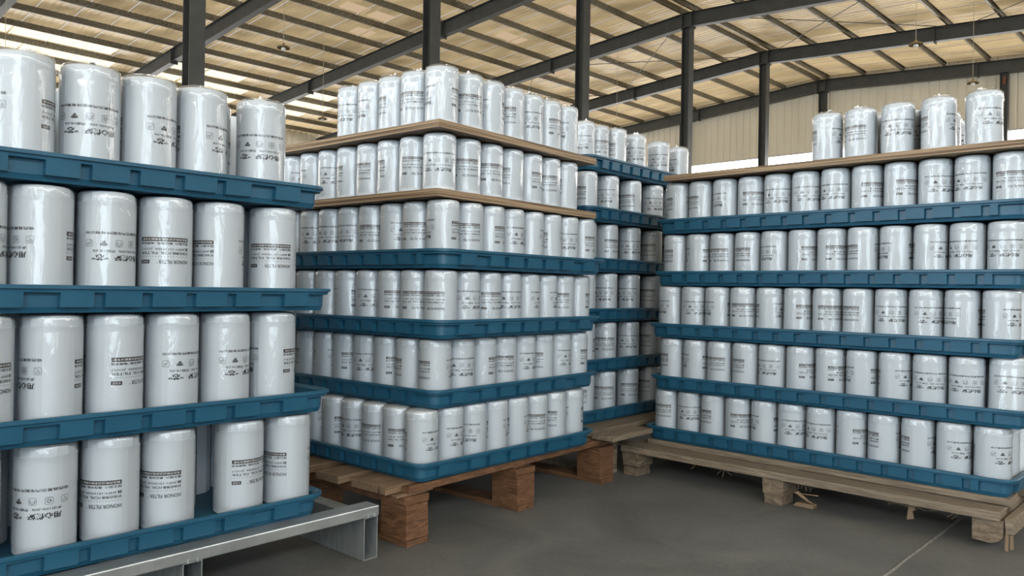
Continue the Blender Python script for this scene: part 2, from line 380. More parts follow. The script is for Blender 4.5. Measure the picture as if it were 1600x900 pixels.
def pendant(x, y, z, label):
    root = empty('pendant_lamp', Matrix.Translation((x, y, z)), label, 'lamp', 'pendant lamps under the roof')
    loc = BM.inverted() @ Vector((x, y, z)); top = roof_z(loc.y) - .1 - z
    MB().tube((0, 0, .09), (0, 0, top), .006, 6).build('cable', M_CABLE, root)
    MB().lathe([(.02, .11), (.028, .07), (.05, .055), (.11, .035), (.15, .0), (.146, -.004), (.107, .028), (.045, .045), (.0, .05)], 24).build('shade', M_LAMP, root, smooth=60)
    MB().lathe([(.022, .05), (.03, .02), (.045, .0), (.05, -.02), (.04, -.045), (.015, -.058), (0, -.06)], 16).build('bulb', M_BULB, root, smooth=60)
LAMP_Z = 5.9
for dx, dy, dz, t in ((-.29690, .99925, .30421, 'disc shaded pendant lamp left of the middle stack near the top edge'), (-.24553, .99947, .21429, 'small pendant lamp hanging low between the left and middle stacks'),
                      (-.65235, .99928, .29015, 'pendant lamp at the far left above the first can'), (.51068, .99920, .32164, 'pendant lamp hanging before the rafter at upper right'),
                      (.58424, .99932, .27380, 'pendant lamp right above the single can at upper right'), (.13004, .99951, .19842, 'tiny pendant lamp just above the rear tray stack')):
    k = (LAMP_Z - CAM_H) / dz; pendant(dx * k, dy * k, LAMP_Z, t)

# ------------------------------------------------------------------ printed cans
def text_geo(body, bold=0.):
    cu = bpy.data.curves.new('t', 'FONT'); cu.body = body; cu.size = 1.; cu.resolution_u = 2; cu.offset = bold; cu.fill_mode = 'FRONT'
    o = bpy.data.objects.new('t', cu); COL.objects.link(o)
    dg = bpy.context.evaluated_depsgraph_get(); dg.update()
    me = bpy.data.meshes.new_from_object(o.evaluated_get(dg))
    vs = [(v.co.x, v.co.y) for v in me.vertices]; fs = [tuple(p.vertices) for p in me.polygons]
    bpy.data.objects.remove(o); bpy.data.curves.remove(cu); bpy.data.meshes.remove(me)
    return vs, fs
def fit(geo, x0, x1, zc, h, shear=0.):
    vs, fs = geo
    if not vs: return [], []
    xs = [v[0] for v in vs]; ys = [v[1] for v in vs]; ax, bx_, ay, by = min(xs), max(xs), min(ys), max(ys)
    out = []
    for x, y in vs:
        v = (y - ay) / (by - ay) - .5
        out.append((x0 + (x1 - x0) * (x - ax) / (bx_ - ax) + shear * v * h, zc + v * h))
    return out, fs
def rect(x0, x1, z0, z1, step=.006):
    n = max(1, int((x1 - x0) / step)); vs = []
    for i in range(n + 1):
        x = x0 + (x1 - x0) * i / n; vs += [(x, z0), (x, z1)]
    return vs, [(2 * i, 2 * i + 2, 2 * i + 3, 2 * i + 1) for i in range(n)]
def stroke(pts, w, closed=False):
    vs = []; fs = []; N = len(pts); segs = N if closed else N - 1
    for i in range(segs):
        (xa, za), (xb, zb) = pts[i], pts[(i + 1) % N]; dx, dz = xb - xa, zb - za; L = math.hypot(dx, dz) or 1; nx, nz = -dz / L * w / 2, dx / L * w / 2
        ex, ez = dx / L * w * .3, dz / L * w * .3; o = len(vs)
        vs += [(xa - ex + nx, za - ez + nz), (xb + ex + nx, zb + ez + nz), (xb + ex - nx, zb + ez - nz), (xa - ex - nx, za - ez - nz)]; fs.append((o, o + 1, o + 2, o + 3))
    return vs, fs
def arc(cx, cz, r, t0, t1, n=12): return [(cx + r * math.cos(R(t0 + (t1 - t0) * i / n)), cz + r * math.sin(R(t0 + (t1 - t0) * i / n))) for i in range(n + 1)]
def rrect(cx, cz, w, h, r):
    p = []
    for sx, sz, t in ((1, 1, 0), (-1, 1, 90), (-1, -1, 180), (1, -1, 270)): p += arc(cx + sx * (w / 2 - r), cz + sz * (h / 2 - r), r, t, t + 90, 3)
    return p
GEO = {}
def tg(body, bold=0.):
    k = (body, bold)
    if k not in GEO: GEO[k] = text_geo(body, bold)
    return GEO[k]
def wrap(layers, r, zc, mesh_name):
    """bend flat artwork (u to the reader's right, v up) round the can, upside down, facing -Y"""
    mats = []; me = bpy.data.meshes.new(mesh_name); V = []; Fc = []; MI = []
    for (vs, fs), mat, lift in layers:
        if mat not in mats: mats.append(mat)
        o = len(V)
        for u, v in vs:
            t = -math.pi / 2 - u / r; rr = r + .0004 + lift
            V.append((rr * math.cos(t), rr * math.sin(t), zc - v))
        for f in fs: Fc.append(tuple(i + o for i in f)); MI.append(mats.index(mat))
    me.from_pydata(V, [], Fc); me.update()
    for mt in mats: me.materials.append(mt)
    me.polygons.foreach_set('material_index', MI); return me
def slogan_art(r, rows, k):
    wA = R(130) * r / 2; wS = R(104) * r / 2; hS = .225 * r; L = []
    z0 = rows['slogan']; up = lambda n: -(rows[n] - z0)   # can stands on its head, so artwork "down" is up the can
    L.append((fit(tg('用心做好', .03), -wS, wS * .18, 0, hS), M_INK, 0)); L.append((fit(tg('“芯”', .03), wS * .40, wS, 0, hS), M_INK, 0))
    L.append((fit(tg('多出10%-20%  节能1%-5%', .014), -wS, wS * .97, up('sub'), .0062 * k, .25), M_INK, 0))
    L.append((fit(tg('临西县爱芯汽车配件有限公司', .016), -wA, wA, up('company'), .0066 * k), M_INK, 0))
    zi = up('icons'); h = .0155 * k
    for i in range(5):
        cx = -wA + h / 2 + i * (2 * wA - h) / 4
        if i != 3: L.append((stroke(rrect(cx, zi, h, h, h * .22), .0008 * k, True), M_GREY, 0))
        s = h * .5
        if i == 0:
            L.append((stroke([(cx - s * .6, zi + s * .2), (cx + s * .5, zi + s * .2), (cx + s * .5, zi + s * .6), (cx - s * .6, zi + s * .6)], .0008 * k, True), M_GREY, 0)); L.append((stroke([(cx - s * .5, zi - s * .1), (cx, zi - s * .1), (cx, zi - s * .6), (cx + s * .6, zi - s * .6)], .0008 * k), M_GREY, 0))
        elif i == 1:
            L.append((stroke(arc(cx, zi, s * .55, 20, 200, 8), .0013 * k), M_GREY, 0)); L.append((stroke([(cx - s * .45, zi), (cx + s * .45, zi), (cx + s * .45, zi - s * .35), (cx - s * .3, zi - s * .35)], .001 * k, True), M_GREY, 0)); L.append((stroke([(cx - s * .6, zi - s * .7), (cx + s * .6, zi - s * .7)], .0007 * k), M_GREY, 0))
        elif i == 2:
            L.append((stroke(arc(cx, zi, s * .66, -40, 220, 14), .0012 * k), M_INK, 0)); L.append((stroke([(cx - s * .3, zi), (cx + s * .3, zi)], .0007 * k), M_GREY, 0))
        elif i == 3:
            for q, t in ((.35, .0026), (.68, .0016), (1.0, .0016)): L.append((stroke(arc(cx, zi + s * .75, s * q, 190, 350, 10), t * k), M_INK, 0))
            L.append((rect(cx - s * .35, cx + s * .1, zi - s * .75, zi - s * .2), M_INK, 0)); L.append((rect(cx + s * .2, cx + s * .4, zi - s * .6, zi - s * .1), M_INK, 0))
        else:
            L.append((stroke(arc(cx + s * .8, zi - s * .8, s * 1.5, 95, 175, 8), .0008 * k), M_GREY, 0)); L.append((stroke(arc(cx + s * .8, zi - s * .8, s * 1.15, 100, 172, 8), .0008 * k), M_GREY, 0)); L.append((stroke([(cx, zi), (cx + s * .6, zi)], .0011 * k), M_GREY, 0))
    return wrap(L, r, z0, 'slogan_print')
def model_art(r, rows, k, kind):
    w = R(106) * r / 2; L = []; z0 = rows['honor']; up = lambda n: -(rows[n] - z0)
    L.append((fit(tg('HONOR FILTER', .012), -w, w * .24, 0, .0092 * k), M_INK, 0)); L.append((fit(tg('®'), w * .27, w * .33, .003 * k, .0026 * k), M_INK, 0))
    bw = w * .40; L.append((rect(w - bw, w, -.0045 * k, .0045 * k), M_INK, 0)); L.append((fit(tg('长效型'), w - bw * .88, w - bw * .12, 0, .0052 * k), M_WHITEINK, .0002))
    n = 19
    for i in range(n):
        x = -w + 2 * w * i / (n - 1); L.append((rect(x - .0011 * k, x + .0011 * k, up('dots') - .0006 * k, up('dots') + .0006 * k), M_INK, 0))
    if kind == 'oil':
        t3, t4, t4b = '机油滤清器', '/OIL FILTER', 'J65F1-1012020A  JX1017'
    else:
        t3, t4, t4b = '燃油滤清器', '/FUEL FILTER', 'D638-002-B'
    L.append((fit(tg(t3, .012), -w, -w * .30, up('line3'), .0064 * k), M_INK, 0)); L.append((fit(tg(t4, .012), -w * .27, w, up('line3'), .0062 * k), M_INK, 0))
    zc = up('code'); L.append((stroke(rrect(-w + .0022 * k, zc, .0040 * k, .0066 * k, .0008 * k), .0009 * k, True), M_INK, 0)); L.append((rect(-w + .0012 * k, -w + .0032 * k, zc - .002 * k, zc + .002 * k), M_INK, 0)); L.append((rect(-w + .0054 * k, -w + .0078 * k, zc - .0032 * k, zc + .0032 * k), M_INK, 0))
    L.append((fit(tg(t4b, .01), -w + .0105 * k, w if kind == 'oil' else w * .45, zc, .0066 * k), M_INK, 0))
    L.append((fit(tg('国五国六  高压共轨  电喷专用', .016), -w, w, up('use'), .0062 * k), M_INK, 0))
    L.append((rect(-w, w, up('bar') - .0048 * k, up('bar') + .0048 * k), M_INK, 0)); L.append((fit(tg('高压共轨过滤系统方案解决专家', .012), -w * .95, w * .93, up('bar'), .0055 * k), M_WHITEINK, .0002))
    return wrap(L, r, z0, 'model_print')
ROWS_L = dict(slogan=.091, sub=.1065, icons=.1245, company=.149, honor=.0865, dots=.0995, line3=.108, code=.1185, use=.132, bar=.142)
ROWS_M = {k: .061 + (v - .0865) * .92 for k, v in ROWS_L.items()}
ROWS_R = {k: .074 + (v - .091) * .84 for k, v in ROWS_L.items()}
def can_profile(r, H):
    return [(r * .90, 0), (r * .985, .003), (r, .007), (r, H - .036), (r, H - .031), (r * .985, H - .029), (r * .985, H - .014), (r * .955, H - .009), (r * .88, H - .0055), (r * .70, H - .003), (r * .42, H - .001), (.004, H)]
def can_mesh(r, H):
    n = 30; prof = can_profile(r, H)
    def rad(i, j): return math.cos(math.pi / 15) if (5 <= j <= 7 and i % 2) else 1.
    return MB().lathe(prof, n, rad, True).mesh('can_body', M_CAN, smooth=12)
def film_mesh(r, H, seed, tuft):
    rnd = random.Random(seed); n = 44; zs = [.012, .03] + [.03 + (H - .075) * i / 7 for i in range(1, 8)] + [H - .037, H - .029, H - .02, H - .012, H - .005, H - .0005, H + .0015, H + .0025]
    rs = [r + .0012] * 9 + [r + .0008, r + .0030, r + .0012, r + .0008, r * .965, r * .86, r * .60, r * .25]
    ph = [rnd.uniform(0, 6.28) for _ in range(6)]; vs = []
    for j, (z, q) in enumerate(zip(zs, rs)):
        for i in range(n):
            t = 2 * math.pi * i / n
            w = .0004 * math.sin(5 * t + ph[0] + z * 30) + .0003 * math.sin(11 * t + ph[1] - z * 60)
            if j >= 9: w += rnd.uniform(-.0008, .0012) * (1 if j < 15 else .6)
            zz = z + (rnd.uniform(-.002, .002) if 9 <= j <= 12 else 0) + (rnd.uniform(0, .0015) if j > 13 else 0)
            vs.append(((q + max(w, -.0006)) * math.cos(t), (q + max(w, -.0006)) * math.sin(t), zz))
    fs = [(j * n + i, j * n + (i + 1) % n, (j + 1) * n + (i + 1) % n, (j + 1) * n + i) for j in range(len(zs) - 1) for i in range(n)]
    return MB().add(vs, fs).mesh('shrink_film', M_FILM, smooth=35)
M_TUFT = simple('gathered_film', (.80, .82, .84), .25)
def tuft_mesh(r, H, seed):
    # gathered end of the wrap, a crumpled ridge standing on the top of the can
    rnd = random.Random(seed); N = 9; vs = []; fs = []; L = r * rnd.uniform(.5, .9); c = rnd.uniform(-.3, .3) * r
    for i in range(N + 1):
        x = c + (i / N - .5) * L; h = (.002 + .014 * math.sin(math.pi * i / N)) * rnd.uniform(.35, 1.1); off = rnd.uniform(-.004, .004)
        for dy, dz in ((-.006, .0), (-.001, h), (.006, .0)): vs.append((x, dy + off, H + .0025 + dz))
    for i in range(N):
        for j in range(2): fs.append((3 * i + j, 3 * i + j + 1, 3 * i + j + 4, 3 * i + j + 3))
    return MB().add(vs, fs).mesh('film_tuft', M_TUFT)
class CanType:
    def __init__(s, D, H, rows, kind, name, seed):
        s.r = D / 2; s.H = H; s.name = name; s.body = can_mesh(s.r, H); k = (D / .125) ** .5 if D > .12 else .86
        s.slogan = slogan_art(s.r, rows, k); s.model = model_art(s.r, rows, k, kind)
        s.films = [film_mesh(s.r, H, seed + i, False) for i in range(3)]; s.tufts = [tuft_mesh(s.r, H, seed + 10 + i) for i in range(4)]
CAN_L = CanType(.129, .252, ROWS_L, 'oil', 'oil_filter', 100)
CAN_M = CanType(.1085, .190, ROWS_M, 'oil', 'oil_filter', 200)
CAN_R = CanType(.1105, .190, ROWS_R, 'fuel', 'fuel_filter', 300)
can_count = [0]
def can(ct, frame, e, g, z, a, label, group, top=False, lean=None):
    p = frame @ Vector((e, g, z)); beta = math.atan2(-p.y, -p.x)
    mw = Matrix.Translation(p) @ Matrix.Rotation(beta + R(a) + math.pi / 2, 4, 'Z')
    if lean: mw = Matrix.Translation(p) @ lean @ Matrix.Rotation(beta + R(a) + math.pi / 2, 4, 'Z')
    o = empty(ct.name, mw, label, 'filter', group); can_count[0] += 1
    obj('can_body', ct.body, o); obj('slogan_print', ct.slogan, o); obj('model_print', ct.model, o, Matrix.Rotation(math.pi, 4, 'Z'))
    obj('shrink_film', ct.films[can_count[0] % 3], o, Matrix.Rotation(random.uniform(0, 6.28), 4, 'Z'))
    if top and can_count[0] % 3: obj('film_tuft', ct.tufts[can_count[0] % 4], o, Matrix.Rotation(random.uniform(0, 6.28), 4, 'Z'))
    return o
INNER = MB()
def inner(ct, frame, e, g, z):
    n = 12; r, H = ct.r, ct.H; o = len(INNER.v)
    for rr, zz in ((r, 0), (r, H - .012), (r * .85, H)):
        for i in range(n):
            t = 2 * math.pi * i / n; INNER.v.append(tuple(frame @ Vector((e + rr * math.cos(t), g + rr * math.sin(t), z + zz))))
    for j in range(2):
        for i in range(n): INNER.f.append((o + j * n + i, o + j * n + (i + 1) % n, o + (j + 1) * n + (i + 1) % n, o + (j + 1) * n + i))
    INNER.f.append(tuple(o + 2 * n + i for i in range(n)))

# ------------------------------------------------------------------ trays
T_L, T_W, T_H, T_FL = 1.43, .955, .062, .036
def tray_meshes():
    rc = .048
    # pockets along each side as (start, end); corner pockets wrap round the ends
    lw = [(.12 + .0866 * 0, 0)]
    long_p = [(.152 + .0866 * i, .152 + .0866 * i + .026) for i in range(14)]
    c = T_W / 2
    short_p = [(c - .315, c - .243)] + [(c + d - .0125, c + d + .0125) for d in (-.1605, -.0535, .0535, .1605)] + [(c + .243, c + .315)]
    cp_l, cp_s = .103, .088
    cols = []  # (x, y, nx, ny, pocket)
    def side(L, pk, cpk, fx):
        ev = [(rc, 1), (cpk, 1), (cpk, 0)]
        for a, b in pk: ev += [(a, 0), (a + .0015, 1), (b - .0015, 1), (b, 0)]
        ev += [(L - cpk, 0), (L - cpk, 1), (L - rc, 1)]
        for s, p in ev: cols.append((*fx(s), p))
    def corner(cx, cy, t0):
        for i in range(1, 6):
            t = R(t0 + 90 * i / 6); cols.append((cx + rc * math.cos(t), cy + rc * math.sin(t), math.cos(t), math.sin(t), 1))
    side(T_L, long_p, cp_l, lambda s: (s, 0, 0, -1)); corner(T_L - rc, rc, -90)
    side(T_W, short_p, cp_s, lambda s: (T_L, s, 1, 0)); corner(T_L - rc, T_W - rc, 0)
    side(T_L, long_p, cp_l, lambda s: (T_L - s, T_W, 0, 1)); corner(rc, T_W - rc, 90)
    side(T_W, short_p, cp_s, lambda s: (0, T_W - s, -1, 0)); corner(rc, rc, 180)
    n = len(cols)
    def loft(rows, name, smooth=False, cap=None):
        vs = []
        for z, pad, pocket in rows:
            for x, y, nx, ny, p in cols:
                q = pocket if p else pad; vs.append((x - nx * q, y - ny * q, z))
        fs = [(j * n + i, j * n + (i + 1) % n, (j + 1) * n + (i + 1) % n, (j + 1) * n + i) for j in range(len(rows) - 1) for i in range(n)]
        if cap is not None: fs.append(tuple(cap * n + i for i in range(n)))
        return MB().add(vs, fs).mesh(name, M_TRAY, smooth)
    wall_m = loft([(.0, .0240, .0240), (.0105, .0205, .0205), (.0125, .0060, .0190), (.0435, .0030, .0180), (.0455, .0028, .0035), (.053, .002, .002)], 'side_wall', 30)
    rim_m = loft([(.053, .002, .002), (.0535, -.004, -.004), (.0605, -.004, -.004), (.062, -.0025, -.0025), (.062, .0080, .0080), (.0605, .0095, .0095), (.057, .0190, .0190), (T_FL, .0205, .0205)], 'rim', 30)
    base_m = loft([(T_FL, .0205, .0205), (T_FL - .002, .0205, .0205), (.0, .0240, .0240)], 'base', False, 0)
    nb = len(base_m.vertices)
    bm = MB(); bm.v = [tuple(v.co) for v in base_m.vertices]; bm.f = [tuple(p.vertices) for p in base_m.polygons] + [tuple(2 * n + i for i in range(n))[::-1]]
    return wall_m, rim_m, bm.mesh('base', M_TRAY)
TW, TR, TB = tray_meshes()
def tray(frame, e, g, z, along_e, label, group):
    """tray with its (e, g) minimum corner given; the long side runs along e or along g"""
    mw = frame @ Matrix.Translation((e, g, z))
    if not along_e: mw = frame @ Matrix.Translation((e + T_W, g, z)) @ Matrix.Rotation(math.pi / 2, 4, 'Z')
    o = empty('plastic_tray', mw, label, 'tray', group)
    obj('side_wall', TW, o); obj('rim', TR, o); obj('base', TB, o); return o
def stack_frame(x, y, th): return Matrix.Translation((x, y, 0)) @ Matrix.Rotation(th, 4, 'Z')

# ------------------------------------------------------------------ left stack on the steel skid
LX, LY, LTH, LZ, LP = -.51526, 2.25595, .831034, .21931, .29010
dvL = [(-.0038, -.0139, -.0154), (.0066, .0053, .0097), (.0073, .0010, .0001), (-.0130, -.0187, -.0091)]
LT = ['lowest', 'second lowest', 'third', 'top']
LCANS = [  # (position along the front from the right end, print angle)
    [(.076, 127), (.222, 218), (.415, 155), (.554, 149), (.695, -22), (.850, 190)],
    [(.149, -97), (.290, 54), (.434, 47), (.574, 228), (.712, -81), (.853, 190)],
    [(.151, 175), (.311, 117), (.453, 180), (.594, 25), (.734, -77), (.868, 60)],
    [(.160, -3), (.332, 77), (.467, 62), (.603, 0), (.745, -92)]]
for k in range(4):
    dx, dy, dt = [q * 1.085 if i < 2 else q for i, q in enumerate(dvL[k])]
    fr = stack_frame(LX + dx, LY + dy, LTH + dt); zb = LZ - T_H + LP * k
    tray(fr, -T_W, 0, zb, False, 'blue plastic tray, %s of the four in the near left stack' % LT[k], 'trays of the left stack')
    for i, (s, a) in enumerate(LCANS[k]):
        can(CAN_L, fr, -s, .094, zb + T_FL, a, 'large white oil filter, %s from the right end, %s tray, left stack' % (ORD[i], LT[k]), 'large oil filters of the left stack', k == 3)
    second = {0: [(.345, 20), (.80, 150)], 1: [(.115, 100)], 2: [], 3: [(.250, -60)]}[k]
    for s, a in second:
        can(CAN_L, fr, -s, .236, zb + T_FL, a, 'large white oil filter glimpsed %s in second row, %s tray, left stack' % ('through the gap' if s > .2 and s < .5 else 'at the edge' if s < .2 else 'at the far left', LT[k]), 'second row filters of the left stack', k == 3)
    if k < 3:
        for row in range(1, 9):
            for i in range(6):
                e = -.10 - i * .1385
                if row == 1 and any(abs(-e - s) < .13 for s, _ in second): continue
                inner(CAN_L, fr, e, .236 + (row - 1) * .139, zb + T_FL)
    else:
        for row in range(2, 6):
            for i in range(6): inner(CAN_L, fr, -.12 - i * .1385, .236 + (row - 1) * .139, zb + T_FL)

fr = stack_frame(LX, LY, LTH); zs = LZ - T_H
sk = empty('steel_skid', fr, 'galvanised steel skid frame under the left stack', 'skid')
def channel(b, x0, x1, y0, y1, z0, z1, t=.003):
    """open rectangular tube along y"""
    b.box(x0, x1, y0, y1, z0, z0 + t).box(x0, x1, y0, y1, z1 - t, z1).box(x0, x0 + t, y0, y1, z0 + t, z1 - t).box(x1 - t, x1, y0, y1, z0 + t, z1 - t); return b
for i, g0 in enumerate((-.040, .68, 1.36)):
    MB().box(-1.10, .149, g0, g0 + .062, zs - .031, zs - .0005).build('rail', M_GALV, sk, bevel=.003)
for e0 in (.097, -.445, -1.0):
    channel(MB(), e0, e0 + .050, -.036, 1.42, 0, zs - .0315).build('leg_beam', M_GALV, sk)
    for y in (-.030,):
        for de in (.012, .036): MB().tube((e0 + de, y - .008, zs - .031), (e0 + de, y - .008, zs - .022), .005, 8).build('bolt', M_GALV, sk)

# ------------------------------------------------------------------ middle stack
MX, MY, MTH, MZ, PT = -.24251, 2.46326, .876532, .24959, .228
dvM = [(-.0377, -.0096, -.0286), (.0007, .0336, .0004), (.0224, .0015, .0241), (.0254, -.0097, .0082)]
MT = ['lowest', 'second lowest', 'third', 'fourth']
MR = [[68, 65, -30, 110, 110, 180, 147, -70], [109, 12, 263, 180, 60, 141, 67, 263], [140, 42, 217, 20, 90, 95, 165, 278], [264, 180, 255, 56, 112, 127, 0, -110]]
ML = [[193, 137, -32, 221, 60, 150, -20], [90, 222, 0, 209, 62, 75, 160], [176, 200, 9, -122, 95, 90, 85], [161, 46, 167, -52, -34, 0, 95]]
CE, CG, CPX, CPY = .0775, .0775, .1142, .1142
for k in range(4):
    dx, dy, dt = dvM[k]; fr = stack_frame(MX + dx, MY + dy, MTH + dt); zb = MZ - T_H + PT * k
    tray(fr, 0, 0, zb, False, 'blue plastic tray, %s tray in the middle stack on the brown pallet' % MT[k], 'trays of the middle stack')
    for i in range(8):
        who = 'at the near corner' if i == 0 else '%s from corner on the short side' % ORD[i]
        can(CAN_M, fr, CE + i * CPX, CG + random.uniform(0, .002), zb + T_FL, MR[k][i], 'white oil filter %s, %s tray, middle stack' % (who, MT[k]), 'oil filters of the middle stack')
    for i in range(1, 8):
        can(CAN_M, fr, CE, CG + i * CPY, zb + T_FL, ML[k][i - 1], 'white oil filter %s from corner on the long side, %s tray, middle stack' % (ORD[i], MT[k]), 'oil filters of the middle stack')
    for j in range(1, 12):
        for i in range(8):
            if i == 0 and j < 8: continue
            inner(CAN_M, fr, CE + i * CPX, CG + j * CPY, zb + T_FL)
def plywood(fr, e0, e1, g0, g1, z0, th, label, group, seam=None):
    root = empty('plywood_sheet', fr @ Matrix.Translation((e0, g0, z0)), label, 'board', group)
    n = 4; w, d = e1 - e0, g1 - g0
    for i in range(n):
        a = i * th / n; o = random.uniform(-.0015, .0015) if 0 < i < n - 1 else 0
        MB().box(o, w - o, o, d - o, a + (.0004 if i else 0), a + th / n).build('ply', M_PLYEDGE if i < n - 1 else M_PLYEDGE, root)
    return root
frm = stack_frame(MX, MY, MTH)
zf = MZ - T_H + PT * 3 + T_FL
BT = .025
b1z = zf + CAN_M.H + .001; b2z = b1z + BT + CAN_M.H + .001
plywood(frm, .005, .905, .002, 1.30, b1z, BT, 'lower plywood sheet lying on the cans of the middle stack', 'plywood sheets')
fr2 = stack_frame(MX + .003, MY - .004, MTH + .006)
plywood(fr2, .0, .895, -.003, 1.30, b2z, BT, 'upper plywood sheet near the top of the middle stack', 'plywood sheets')
B1R = [-5, 183, 207, 134, 250, 175, 120]; B1E = [.080, .202, .318, .432, .545, .658, .771]
B1L = [180, 95, 120, 90, 0, 258, 40]
for i in range(7):
    who = 'at the near corner' if i == 0 else '%s from corner on the short side' % ORD[i]
    can(CAN_M, frm, B1E[i], .070, b1z + BT + .0005, B1R[i], 'white oil filter %s between the two plywood sheets' % who, 'oil filters on the lower plywood')
for i in range(7):
    can(CAN_M, frm, .078, .070 + .1120 * (i + 1), b1z + BT + .0005, B1L[i], 'white oil filter %s from corner on the long side between the plywood sheets' % ORD[i + 1], 'oil filters on the lower plywood')
for j in range(1, 10):
    for i in range(7):
        if i == 0 and j < 8: continue
        inner(CAN_M, frm, .08 + i * .114, .070 + j * .112, b1z + BT + .0005)
B2R = [-90, 188, -70, 152, 0, 240, -45]; B2E = [.083, .205, .318, .431, .544, .657, .770]
B2L = [(.183, 148), (.295, 95), (.407, -80), (.519, -52)]
for i in range(7):
    who = 'at the near corner' if i == 0 else '%s from corner on the short side' % ORD[i]
    can(CAN_M, fr2, B2E[i], .070, b2z + BT + .0005, B2R[i], 'white oil filter %s on top of the middle stack' % who, 'oil filters topping the middle stack', True)
for i, (gq, a) in enumerate(B2L):
    can(CAN_M, fr2, .080, gq, b2z + BT + .0005, a, 'white oil filter %s from corner on the long side, top of middle stack' % ORD[i + 1], 'oil filters topping the middle stack', True)
for j in range(1, 5):
    for i in range(1, 7): inner(CAN_M, fr2, .083 + i * .113, .072 + j * .113, b2z + BT + .0005)

def plank(root, name, x0, x1, y0, y1, z0, z1, mat, rough=.002, rot=0.):
    """a board with slightly uneven corners"""
    rj = lambda: random.uniform(-rough, rough)
    p = [(x + rj(), y + rj(), z + (rj() * .5 if z == z1 else 0)) for z in (z0, z1) for y in (y0, y1) for x in (x0, x1)]
    return MB().hexa(p).build(name, mat, root, bevel=.002)
pm = empty('wooden_pallet', stack_frame(MX, MY, MTH), 'reddish brown block pallet under the middle stack', 'pallet')
zp = MZ - T_H - .001
for (s0, s1) in ((-.08, .020), (.462, .566), (1.010, 1.112)):
    plank(pm, 'bottom_board', s0 + .006, s1 - .004, .028, 1.03, 0, .019, M_BROWN)
    plank(pm, 'stringer_board', s0, s1 + .006, .034, 1.04, .128, .1525 if s0 < 0 else .1525, M_BROWN)
    plank(pm, 'packing_strip', s0 + .004, s1, .120, 1.03, .1528, .1603, M_BROWN)
    for g0 in (.030, .46, .90):
        plank(pm, 'block', s0 + .003, s1 - .002, g0, g0 + .122, .0195, .1275, M_BROWN)
for i, (g0, g1) in enumerate(((.126, .248), (.304, .422), (.500, .622), (.70, .80), (.90, 1.03))):
    plank(pm, 'deck_board', -.122 + random.uniform(-.008, .008), 1.11, g0, g1, .1605, zp, M_BROWN2)
plank(pm, 'deck_board', -.118, 1.10, .082, .116, .1605, zp, M_BROWN2)
plank(pm, 'deck_board', -.055, 1.105, .046, .080, .1605, zp - .004, M_BROWN)
plank(pm, 'broken_strip', -.100, .060, .052, .079, .1530, .1600, M_BROWN2)
plank(pm, 'packing_strip', .464, .560, .050, .112, .1530, .1600, M_BROWN)
plank(pm, 'packing_strip', 1.012, 1.10, .050, .112, .1530, .1600, M_BROWN)

# ------------------------------------------------------------------ right stack
RX, RY, RTH, RZ = .61917, 3.48159, -.764059, .21454
dvR = [(-.0137, .0224, -.0036), (-.0019, -.0203, .0124), (-.0098, -.0048, .0064), (.0098, -.0011, -.0091), (.0137, -.0146, -.0001)]
RT = ['lowest', 'second lowest', 'third', 'fourth', 'topmost']
RA = [[141, -10, 113, 195, -92, 20, -30, 235, 107, 96, 42, 60], [103, -100, 144, 118, -38, 225, 223, -95, 65, 0, -5, 20],
      [-75, 8, -86, 173, 75, 225, 195, 127, 0, 25, -72, 70], [109, 246, 146, 132, -62, 228, 208, 107, -80, 62, -36, -12], [96, 110, -67, 193, -12, 10, -20, 210, 218, 28, -20, 180]]
for k in range(5):
    dx, dy, dt = dvR[k]; fr = stack_frame(RX + dx, RY + dy, RTH + dt); zb = RZ - T_H + PT * k; e0 = -.012
    tray(fr, e0, 0, zb, True, 'blue plastic tray, %s tray in the right stack' % RT[k], 'trays of the right stack')
    for i in range(12):
        ln = None; ee = e0 + .079 + i * .1156
        if k == 1 and i == 11: ln = Matrix.Rotation(R(-4), 4, 'X') @ Matrix.Rotation(R(3.5), 4, 'Y'); ee += .004
        can(CAN_R, fr, ee, .0780 + random.uniform(0, .002), zb + T_FL + (.004 if ln else 0), RA[k][i], 'white fuel filter, %s from the left end, %s tray of right stack%s' % (ORD[i], RT[k], ', leaning' if ln else ''), 'fuel filters of the right stack', lean=ln)
    for j in range(1, 7):
        for i in range(12):
            if i == 11 and j == 1 and k in (0, 1): continue
            inner(CAN_R, fr, e0 + .079 + i * .1156, .0780 + j * .1135, zb + T_FL)
    if k == 0: can(CAN_R, fr, e0 + .079 + 11 * .1156, .190, zb + T_FL, 150, 'white fuel filter peeking round the right end, lowest tray of right stack', 'fuel filters of the right stack')
    if k == 1: can(CAN_R, fr, e0 + .079 + 11 * .1156 - .01, .200, zb + T_FL, 40, 'white fuel filter behind the leaning one, second lowest tray, right stack', 'fuel filters of the right stack')
frr = stack_frame(RX + .0137, RY - .0146, RTH)
rbz = RZ - T_H + PT * 4 + T_FL + CAN_R.H + .001
plywood(frr, .045, 1.455, -.012, .93, rbz, .024, 'plywood sheet lying over the top row of the right stack', 'plywood sheets')
RTOP = [(.722, .085, 81, 'first, a low one'), (.846, .085, 144, 'second, showing the model panel'), (.977, .085, 0, 'third, showing the full slogan'), (1.112, .085, 90, 'fourth, slogan turned away'), (1.253, .085, 47, 'fifth and nearest, slightly apart')]
for i, (e, g, a, t) in enumerate(RTOP):
    can(CAN_R, frr, e, g, rbz + .0245, a, 'crinkly wrapped white fuel filter on the right plywood, %s from left' % t, 'fuel filters topping the right stack', True)
